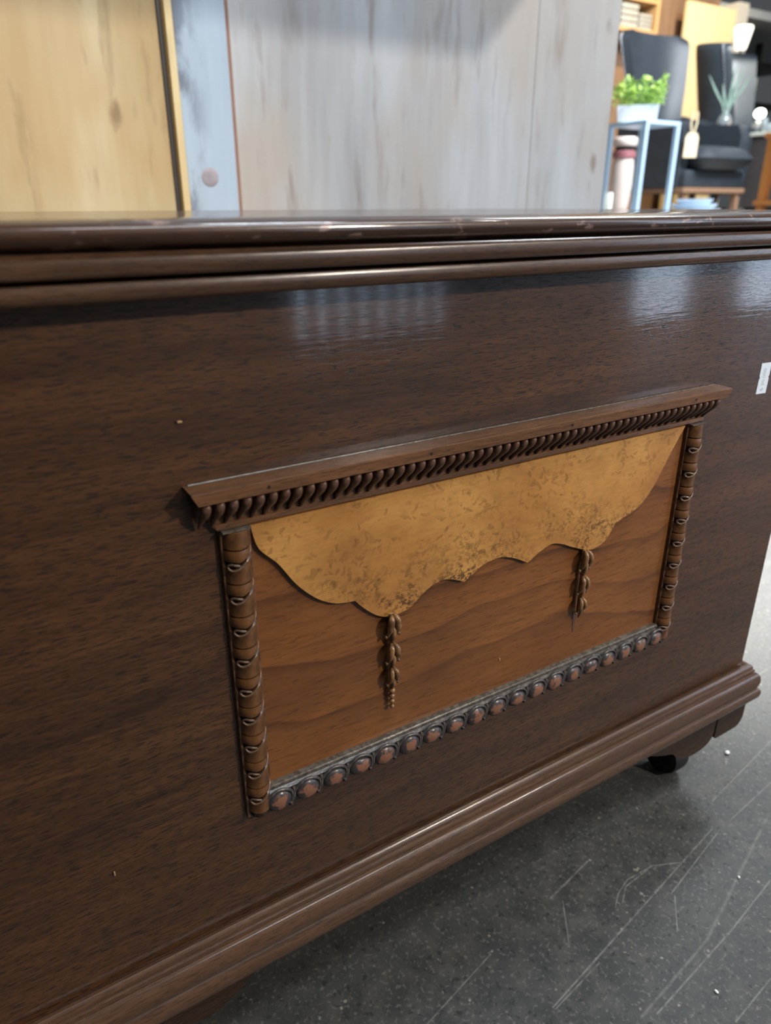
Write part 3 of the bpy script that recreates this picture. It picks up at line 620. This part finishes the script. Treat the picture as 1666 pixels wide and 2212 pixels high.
# ------------------------------------------------------------------ lounge on the platform
PZ = 0.5
M_leather = simple('black_leather', (0.028, 0.034, 0.042), 0.50, var=0.3, sc=14, bump=0.25)
M_leather2 = simple('grey_black_leather', (0.035, 0.044, 0.052), 0.36, var=0.3, sc=10, bump=0.25)
M_legw = simple('tan_leg_wood', (0.26, 0.15, 0.09), 0.45, var=0.2)
M_stud = simple('steel_studs', (0.35, 0.36, 0.38), 0.3, 0.9)
def wing_chair(loc, rz, label, mat, wingd):
    c = empty('wing_chair', loc, rz); tag(c, label, 'armchair', 'black leather wing chairs on the platform')
    obj('seat_frame', box(-0.34, 0.33, -0.34, 0.34, 0.155, 0.27, 0.02), mat, c, 40)
    obj('front_rail', join(box(-0.34, 0.332, -0.345, 0.345, 0.125, 0.158, 0.004)), M_legw, c)
    V, F = [], []; nu, nv = 18, 10            # plump cushion
    for sgn in (1, -1):
        for j in range(nv+1):
            for i in range(nu+1):
                u = -1+2*i/nu; v = -1+2*j/nv
                th = 0.078*(1-abs(u)**7)**0.4*(1-abs(v)**7)**0.4+0.012*(1-u*u)*(1-v*v)*(sgn > 0)
                V.append((0.06+0.36*u, 0.27*v, 0.345+sgn*th))
    m = (nu+1)*(nv+1)
    for k in range(2):
        for j in range(nv):
            for i in range(nu):
                a = k*m+j*(nu+1)+i; F.append((a, a+1, a+nu+2, a+nu+1))
    obj('seat_cushion', (V, F), mat, c, 60)
    # hourglass back with wings that curve forward
    V, F = [], []; nu, nv = 20, 16
    prof = [(0.25, 0.30), (0.40, 0.27), (0.55, 0.24), (0.70, 0.245), (0.85, 0.28), (1.0, 0.305), (1.12, 0.325), (1.18, 0.325), (1.215, 0.305)]
    rows = catmull(prof, 2)
    for off in (0.0, 1.0):
        for z, wd in rows:
            for i in range(nu+1):
                u = -1+2*i/nu
                fwd = wingd*abs(u)**(3 if wingd < 0.2 else 6)
                zz = z-0.05*(1-u*u)*((z-0.25)/0.96)**8*0 - 0.03*abs(u)**10*((z-0.25)/0.96)**10
                V.append((-0.27-0.16*(z-0.25)+fwd-off*0.055, wd*u*(1+off*0.10), zz))
    m = len(rows)*(nu+1)
    for k in range(2):
        for j in range(len(rows)-1):
            for i in range(nu): a = k*m+j*(nu+1)+i; F.append((a, a+1, a+nu+2, a+nu+1))
    L = len(rows)
    rim = [i for i in range(nu+1)] + [(j+1)*(nu+1)+nu for j in range(L-1)] + [(L-1)*(nu+1)+i for i in range(nu-1, -1, -1)] + [j*(nu+1) for j in range(L-2, 0, -1)]
    for a, b in zip(rim, rim[1:]+rim[:1]): F.append((a, b, b+m, a+m))
    back = obj('backrest', (V, F), mat, c, 50)
    studs = []
    for sgn in (0, nu):
        for j in range(1, L-1):
            for q in (0.0, 0.33, 0.66):
                p = Vector(V[m+j*(nu+1)+sgn]).lerp(Vector(V[m+(j+1)*(nu+1)+sgn]), q)
                studs.append(ball(p, 0.008, (1, 1, 1), 6))
    so = obj('nailhead_trim', join(*studs), M_stud, back, 60); so['kind'] = 'stuff'
    for s in (-1, 1):
        ar = [(-0.30, 0.16), (0.27, 0.16), (0.28, 0.50), (0.25, 0.575), (0.12, 0.585), (-0.05, 0.60), (-0.30, 0.68)]
        g = prism(ar, s*0.275, s*0.365, 0.012)
        obj('arm', g, mat, c, 40)
    for sx in (-1, 1):
        for sy in (-1, 1):
            obj('leg', tube([(sx*0.29, sy*0.29, 0.16), (sx*0.30, sy*0.30, 0.0)], [0.035, 0.024], 4), M_legw, c)
    return c
wing_chair((4.86, 3.60, PZ), math.radians(-90), 'black leather wing chair with plump seat, nearest the plant table', M_leather, 0.10)
c2 = wing_chair((6.06, 3.88, PZ), math.radians(-72), 'second black wing chair farther right behind the grass vase', M_leather2, 0.27)
c2.scale = (1.03, 1.03, 1.03)
# hang tag on the arm of the near chair
M_tagc = simple('cream_tag_card', (0.72, 0.58, 0.38), 0.6); M_tagw = simple('white_tag_face', (0.9, 0.87, 0.78), 0.6)
tg = empty('hang_tag', (4.540, 3.278, 0.845), math.radians(-28)); tag(tg, 'cream price tag hanging on strings from the near wing chair arm', 'tag')
obj('card', prism([(-0.045, 0.0), (0.045, 0.0), (0.045, 0.12), (0.03, 0.15), (-0.03, 0.15), (-0.045, 0.12)], -0.003, 0.003), M_tagc, tg)
obj('label_face', box(-0.028, 0.028, -0.0045, -0.003, 0.02, 0.125), M_tagw, tg)
for s in (-1, 1):
    obj('string', tube([(s*0.008, 0, 0.145), (s*0.020, 0.0, 0.21), (s*0.016, 0.0, 0.275)], 0.006, 6), M_tagc, tg)
# plant side table
M_bluew = simple('pale_blue_metal', (0.50, 0.68, 0.86), 0.3, var=0.06)
tb = empty('side_table', (3.645, 2.925, PZ)); tag(tb, 'pale blue metal side table with slim legs under the green plant', 'table')
obj('table_top', box(-0.145, 0.145, -0.14, 0.14, 0.465, 0.485, 0.003), M_bluew, tb)
for sx in (-1, 1):
    for sy in (-1, 1):
        obj('leg', box(sx*0.132-0.012, sx*0.132+0.012, sy*0.127-0.012, sy*0.127+0.012, 0.012, 0.465), M_bluew, tb)
for s in (-1, 1):
    obj('foot_rail', box(-0.145, 0.145, s*0.125-0.015, s*0.125+0.015, 0.0, 0.013), M_bluew, tb)
pl = empty('potted_plant', (3.600, 2.95, PZ+0.485)); tag(pl, 'bushy lime green plant in a white rectangular trough', 'plant')
M_pot = simple('white_trough', (0.80, 0.84, 0.86), 0.5, var=0.05)
pv = [(-0.105, -0.06, 0), (0.105, -0.06, 0), (0.105, 0.06, 0), (-0.105, 0.06, 0), (-0.115, -0.068, 0.085), (0.115, -0.068, 0.085), (0.115, 0.068, 0.085), (-0.115, 0.068, 0.085), (-0.105, -0.058, 0.085), (0.105, -0.058, 0.085), (0.105, 0.058, 0.085), (-0.105, 0.058, 0.085), (-0.105, -0.058, 0.07), (0.105, -0.058, 0.07), (0.105, 0.058, 0.07), (-0.105, 0.058, 0.07)]
pf = [(3, 2, 1, 0)] + [(k*4+i, k*4+(i+1) % 4, k*4+4+(i+1) % 4, k*4+4+i) for k in range(3) for i in range(4)] + [(12, 13, 14, 15)]
obj('trough', xf((pv, pf), rz=math.radians(-46)), M_pot, pl)
dl = Nd('lime_leaves'); nz = dl.noise(dl.tc, 25, 2)
M_leafg = dl.done(dl.mix(dl.ramp(nz, [(0.35, 0.0), (0.65, 1.0)]), (0.20, 0.40, 0.06), (0.60, 0.80, 0.16)), 0.5)
V, F = [], []
for i in range(800):
    a = random.uniform(-0.135, 0.145); b = random.uniform(-0.085, 0.085); h = random.uniform(0.08, 0.225-0.35*abs(b)+0.02*math.sin(a*60))
    p = Vector((a*math.cos(-0.8)-b*math.sin(-0.8), a*math.sin(-0.8)+b*math.cos(-0.8), h)); p.x += random.gauss(0, 0.008)
    q = Matrix.Rotation(random.uniform(0, 6.28), 3, 'Z') @ Matrix.Rotation(random.uniform(0.2, 1.3), 3, 'X'); s = random.uniform(0.013, 0.022); n = len(V)
    for v in ((0, 0, 0), (-0.45, 0.5, 0.12), (0, 0.5, 0.0), (0.45, 0.5, 0.12), (0, 1.1, -0.1), (0, 0.5, -0.10)): V.append(tuple(p+q @ (Vector(v)*s)))
    F += [(n, n+2, n+1), (n, n+3, n+2), (n+2, n+4, n+1), (n+2, n+3, n+4), (n, n+1, n+5), (n, n+5, n+3), (n+1, n+4, n+5), (n+3, n+5, n+4)]
fo = obj('foliage', (V, F), M_leafg, pl); fo['kind'] = 'stuff'
M_stemg = simple('green_stems', (0.12, 0.25, 0.06), 0.6)
for i in range(9):
    a = -0.09+0.0225*i
    obj('stem', tube([(a*0.7, -a*0.72, 0.07), (a*0.74, -a*0.74+0.01*math.sin(i), 0.15)], 0.003, 5), M_stemg, pl)
# things at the foot of the plant table
M_wax = simple('white_wax', (0.86, 0.90, 0.84), 0.5)
for k, (x, y, lab) in enumerate(((3.235, 2.845, 'white pillar candle at table foot, left of the pair'), (3.285, 2.805, 'white pillar candle at table foot, right of the pair'))):
    c = empty('pillar_candle', (x, y, PZ)); tag(c, lab, 'candle', 'white candles by the plant table')
    obj('wax', lathe([(0.021, 0.0), (0.022, 0.004), (0.022, 0.105), (0.019, 0.112), (0.006, 0.108)], 20), M_wax, c, 50)
    obj('wick', tube([(0, 0, 0.105), (0.001, 0, 0.122)], 0.0015, 5), M_hole, c)
M_tray = simple('pale_blue_enamel', (0.52, 0.63, 0.74), 0.3)
for k, (sz, lab) in enumerate(((0.15, 'pale blue tray lowest in the stack beside the side table'), (0.13, 'middle pale blue tray in the stack beside the side table'), (0.105, 'topmost small pale tray in the stack beside the side table'))):
    t = obj('tray', lathe([(sz*0.75, 0.0), (sz*0.8, 0.003), (sz, 0.022), (sz, 0.026), (sz*0.95, 0.026), (sz*0.76, 0.008), (0.001, 0.007)], 28), M_tray, None, 50)
    t.location = (3.90, 2.70, PZ+k*0.0265); tag(t, lab, 'tray', 'trays stacked beside the side table')
stool = empty('ceramic_stool', (4.00, 3.37, PZ)); tag(stool, 'pale pink ceramic stool with red band behind the side table', 'stool')
M_pink = simple('pale_pink_glaze', (0.72, 0.60, 0.54), 0.35); M_redb = simple('dusty_red_band', (0.34, 0.13, 0.14), 0.4)
obj('body', lathe([(0.055, 0.02), (0.062, 0.05), (0.072, 0.17), (0.070, 0.28), (0.064, 0.33)], 24), M_pink, stool, 50)
obj('foot', lathe([(0.060, 0.0), (0.062, 0.012), (0.050, 0.022)], 24), M_black, stool, 50)
obj('band', lathe([(0.066, 0.33), (0.074, 0.335), (0.074, 0.37), (0.066, 0.375)], 24), M_redb, stool, 50)
obj('neck', lathe([(0.060, 0.375), (0.060, 0.40)], 24), M_black, stool, 50)
obj('seat', lathe([(0.070, 0.40), (0.076, 0.41), (0.076, 0.445), (0.066, 0.455), (0.004, 0.457)], 24), M_pink, stool, 50)
# low dark table with glass and a tealight
lt = empty('low_table', (5.52, 3.15, PZ)); tag(lt, 'low dark boxy table with pale top right of the near wing chair', 'table')
M_darkw = simple('dark_box_wood', (0.045, 0.038, 0.036), 0.5); M_top = simple('pale_stone_top', (0.46, 0.46, 0.38), 0.4)
obj('cabinet_body', box(-0.225, 0.30, -0.28, 0.19, 0.03, 0.505, 0.004), M_darkw, lt)
obj('plinth', box(-0.21, 0.29, -0.26, 0.17, 0.0, 0.03), M_black, lt)
obj('table_top', box(-0.24, 0.315, -0.295, 0.205, 0.505, 0.53, 0.004), M_top, lt)
dg = Nd('clear_glass'); dg.b.inputs['Transmission Weight'].default_value = 0.85; M_glass = dg.done((0.85, 0.92, 0.93), 0.08)
tl = empty('tealight_holder', (5.322, 3.330, PZ+0.53)); tag(tl, 'glass stem holder with a glowing tealight on the low table', 'candle holder')
obj('stem', lathe([(0.028, 0.0), (0.028, 0.004), (0.008, 0.010), (0.007, 0.045), (0.016, 0.075), (0.030, 0.092)], 16), M_glass, tl, 60)
obj('tealight', ball((0, 0, 0.125), 0.036, (1.1, 1.1, 0.9), 16), simple('glowing_tealight', (1, 0.95, 0.8), 0.5, emit=(1.0, 0.96, 0.84), es=9.0), tl, 60)
for k, (x, y, h, r, lab) in enumerate(((5.335, 3.225, 0.055, 0.034, 'squat glass dish in front of the tealight on low table'), (5.300, 3.262, 0.09, 0.020, 'slim glass bottle at the left end of the low table'))):
    gl = obj('glass_vessel', lathe([(r*0.7, 0.0), (r, 0.008), (r, h*0.75), (r*0.75, h), (r*0.65, h), (r*0.85, h*0.7), (r*0.85, 0.012), (0.001, 0.010)], 18), M_glass, None, 60)
    gl.location = (x, y, PZ+0.53); tag(gl, lab, 'glassware')
# grass vase on a slim stand
sd = empty('plant_stand', (5.345, 3.63, PZ)); tag(sd, 'slim black pedestal stand carrying the grass vase', 'stand')
obj('disc', lathe([(0.10, 0.56), (0.105, 0.565), (0.105, 0.58), (0.001, 0.581)], 24), M_black, sd, 50)
obj('column', lathe([(0.09, 0.0), (0.09, 0.015), (0.02, 0.03), (0.018, 0.56)], 18), M_black, sd, 50)
vs = empty('grass_vase', (5.345, 3.63, PZ+0.581)); tag(vs, 'clear glass bottle vase with a few grey green grass blades', 'vase')
obj('bottle', lathe([(0.03, 0.0), (0.05, 0.01), (0.056, 0.05), (0.04, 0.085), (0.018, 0.11), (0.016, 0.15), (0.02, 0.155), (0.012, 0.15), (0.013, 0.11), (0.001, 0.10)], 18), M_glass, vs, 60)
M_grass = simple('grey_green_grass', (0.16, 0.24, 0.19), 0.6)
for k, (dx, dy, h) in enumerate(((-0.10, 0.12, 0.36), (0.01, -0.02, 0.42), (0.05, -0.06, 0.40), (0.08, -0.10, 0.34), (-0.03, 0.04, 0.30))):
    obj('grass_blade', tube([(0, 0, 0.05), (dx*0.2, dy*0.2, 0.16), (dx*0.6, dy*0.6, h*0.7), (dx, dy, h)], [0.006, 0.010, 0.012, 0.003], 5), M_grass, vs)
# orange wood open shelf at the right edge
M_orange = walnut('orange_shelf_wood', (0.52, 0.20, 0.05), (0.70, 0.29, 0.08), (0.40, 0.14, 0.03), along=(0, 0, 1), coat=0.2)
sh = empty('open_shelf', (3.86, 2.06, PZ)); tag(sh, 'orange brown wooden open shelf at the right edge of the lounge', 'shelf')
for x in (-0.19, 0.19):
    for y in (-0.10, 0.06): obj('post', box(x-0.022, x+0.022, y-0.018, y+0.018, 0.0, 0.36, 0.003), M_orange, sh)
for z in (0.045, 0.355): obj('shelf_board', box(-0.225, 0.225, -0.13, 0.09, z, z+0.022, 0.003), M_orange, sh)
# back of the lounge: cream panel, wall shelf, floor lamp, column, rack
M_cream = simple('cream_board', (0.80, 0.64, 0.36), 0.6, var=0.04)
cb = obj('cream_board', box(6.67, 7.41, 5.18, 5.22, PZ, 2.34, 0.004), M_cream); tag(cb, 'tall cream yellow board leaning flat against the back wall', 'board')
ws = empty('wall_shelf', (5.95, 5.25, PZ)); tag(ws, 'tan wall shelf with grey folded stacks at upper left of lounge', 'shelf')
M_tan = simple('tan_shelf_board', (0.55, 0.33, 0.15), 0.5); M_greyst = simple('grey_fabric', (0.36, 0.35, 0.32), 0.8, var=0.3, sc=40)
for z in (1.50, 1.74): obj('shelf_board', box(-0.51, 0.22, -0.13, 0.14, z, z+0.03), M_tan, ws)
for x in (-0.55, 0.22): obj('side_board', box(x, x+0.04, -0.13, 0.14, 0.0, 1.80), M_tan, ws)
for k, (xa, xb, z0, h, lab) in enumerate(((5.46, 5.72, 2.031, 0.15, 'grey folded blanket at the left of the wall shelf'), (5.74, 5.96, 2.031, 0.19, 'tall grey fabric stack in the middle of the wall shelf'), (5.98, 6.15, 2.031, 0.13, 'small grey fabric stack at the right of the wall shelf'))):
    n = 4
    o = obj('blanket', join(*[box(xa, xb, 5.14, 5.36, z0+h/n*i, z0+h/n*(i+0.94), 0.012) for i in range(n)]), M_greyst, None, 40); tag(o, lab, 'blanket', 'fabric stacks on the wall shelf')
fl = empty('floor_lamp', (7.03, 4.80, PZ)); tag(fl, 'white floor lamp with a glowing tapered shade beside the cream board', 'lamp')
obj('base', lathe([(0.12, 0.0), (0.12, 0.015), (0.02, 0.03)], 24), M_iron, fl, 50)
obj('pole', tube([(0, 0, 0.02), (0, 0, 1.52)], 0.010, 8), M_iron, fl, 50)
obj('shade', lathe([(0.045, 1.41), (0.055, 1.44), (0.085, 1.58), (0.08, 1.60), (0.075, 1.58), (0.045, 1.43)], 24), simple('lit_lamp_shade', (0.95, 0.93, 0.85), 0.6, emit=(1.0, 0.95, 0.82), es=1.4), fl, 50)
M_pale = simple('pale_column', (0.55, 0.52, 0.46), 0.7, var=0.15)
struct('trim_2', box(7.46, 7.62, 5.2, 5.36, 0.0, 2.42), M_pale, None, 'pale square column right of the cream board')
rk = empty('metal_rack', (8.4, 5.9, 0)); tag(rk, 'dark metal stock rack with boxes in the far right background', 'rack')
for x in (-0.6, 0.8):
    for y in (-0.2, 0.2): obj('upright', box(x-0.03, x+0.03, y-0.03, y+0.03, 0, 2.35), M_iron, rk)
for z in (1.15, 1.6, 2.0): obj('shelf', box(-0.63, 0.83, -0.25, 0.25, z, z+0.05), M_iron, rk)
M_box = simple('pale_grey_carton', (0.55, 0.55, 0.54), 0.7, var=0.1)
for k, (xa, xb, z, h, lab) in enumerate(((7.86, 8.2, 1.65, 0.2, 'pale carton on the rack, second shelf left'), (8.3, 8.72, 1.65, 0.26, 'pale carton on the rack, second shelf middle'), (7.9, 8.4, 2.05, 0.18, 'flat pale carton on the top shelf of the rack'), (8.5, 9.0, 1.2, 0.25, 'wide pale carton on the lowest rack shelf'))):
    o = obj('carton', box(xa, xb, 5.72, 6.08, z, z+h, 0.006), M_box); tag(o, lab, 'carton', 'cartons on the rack')
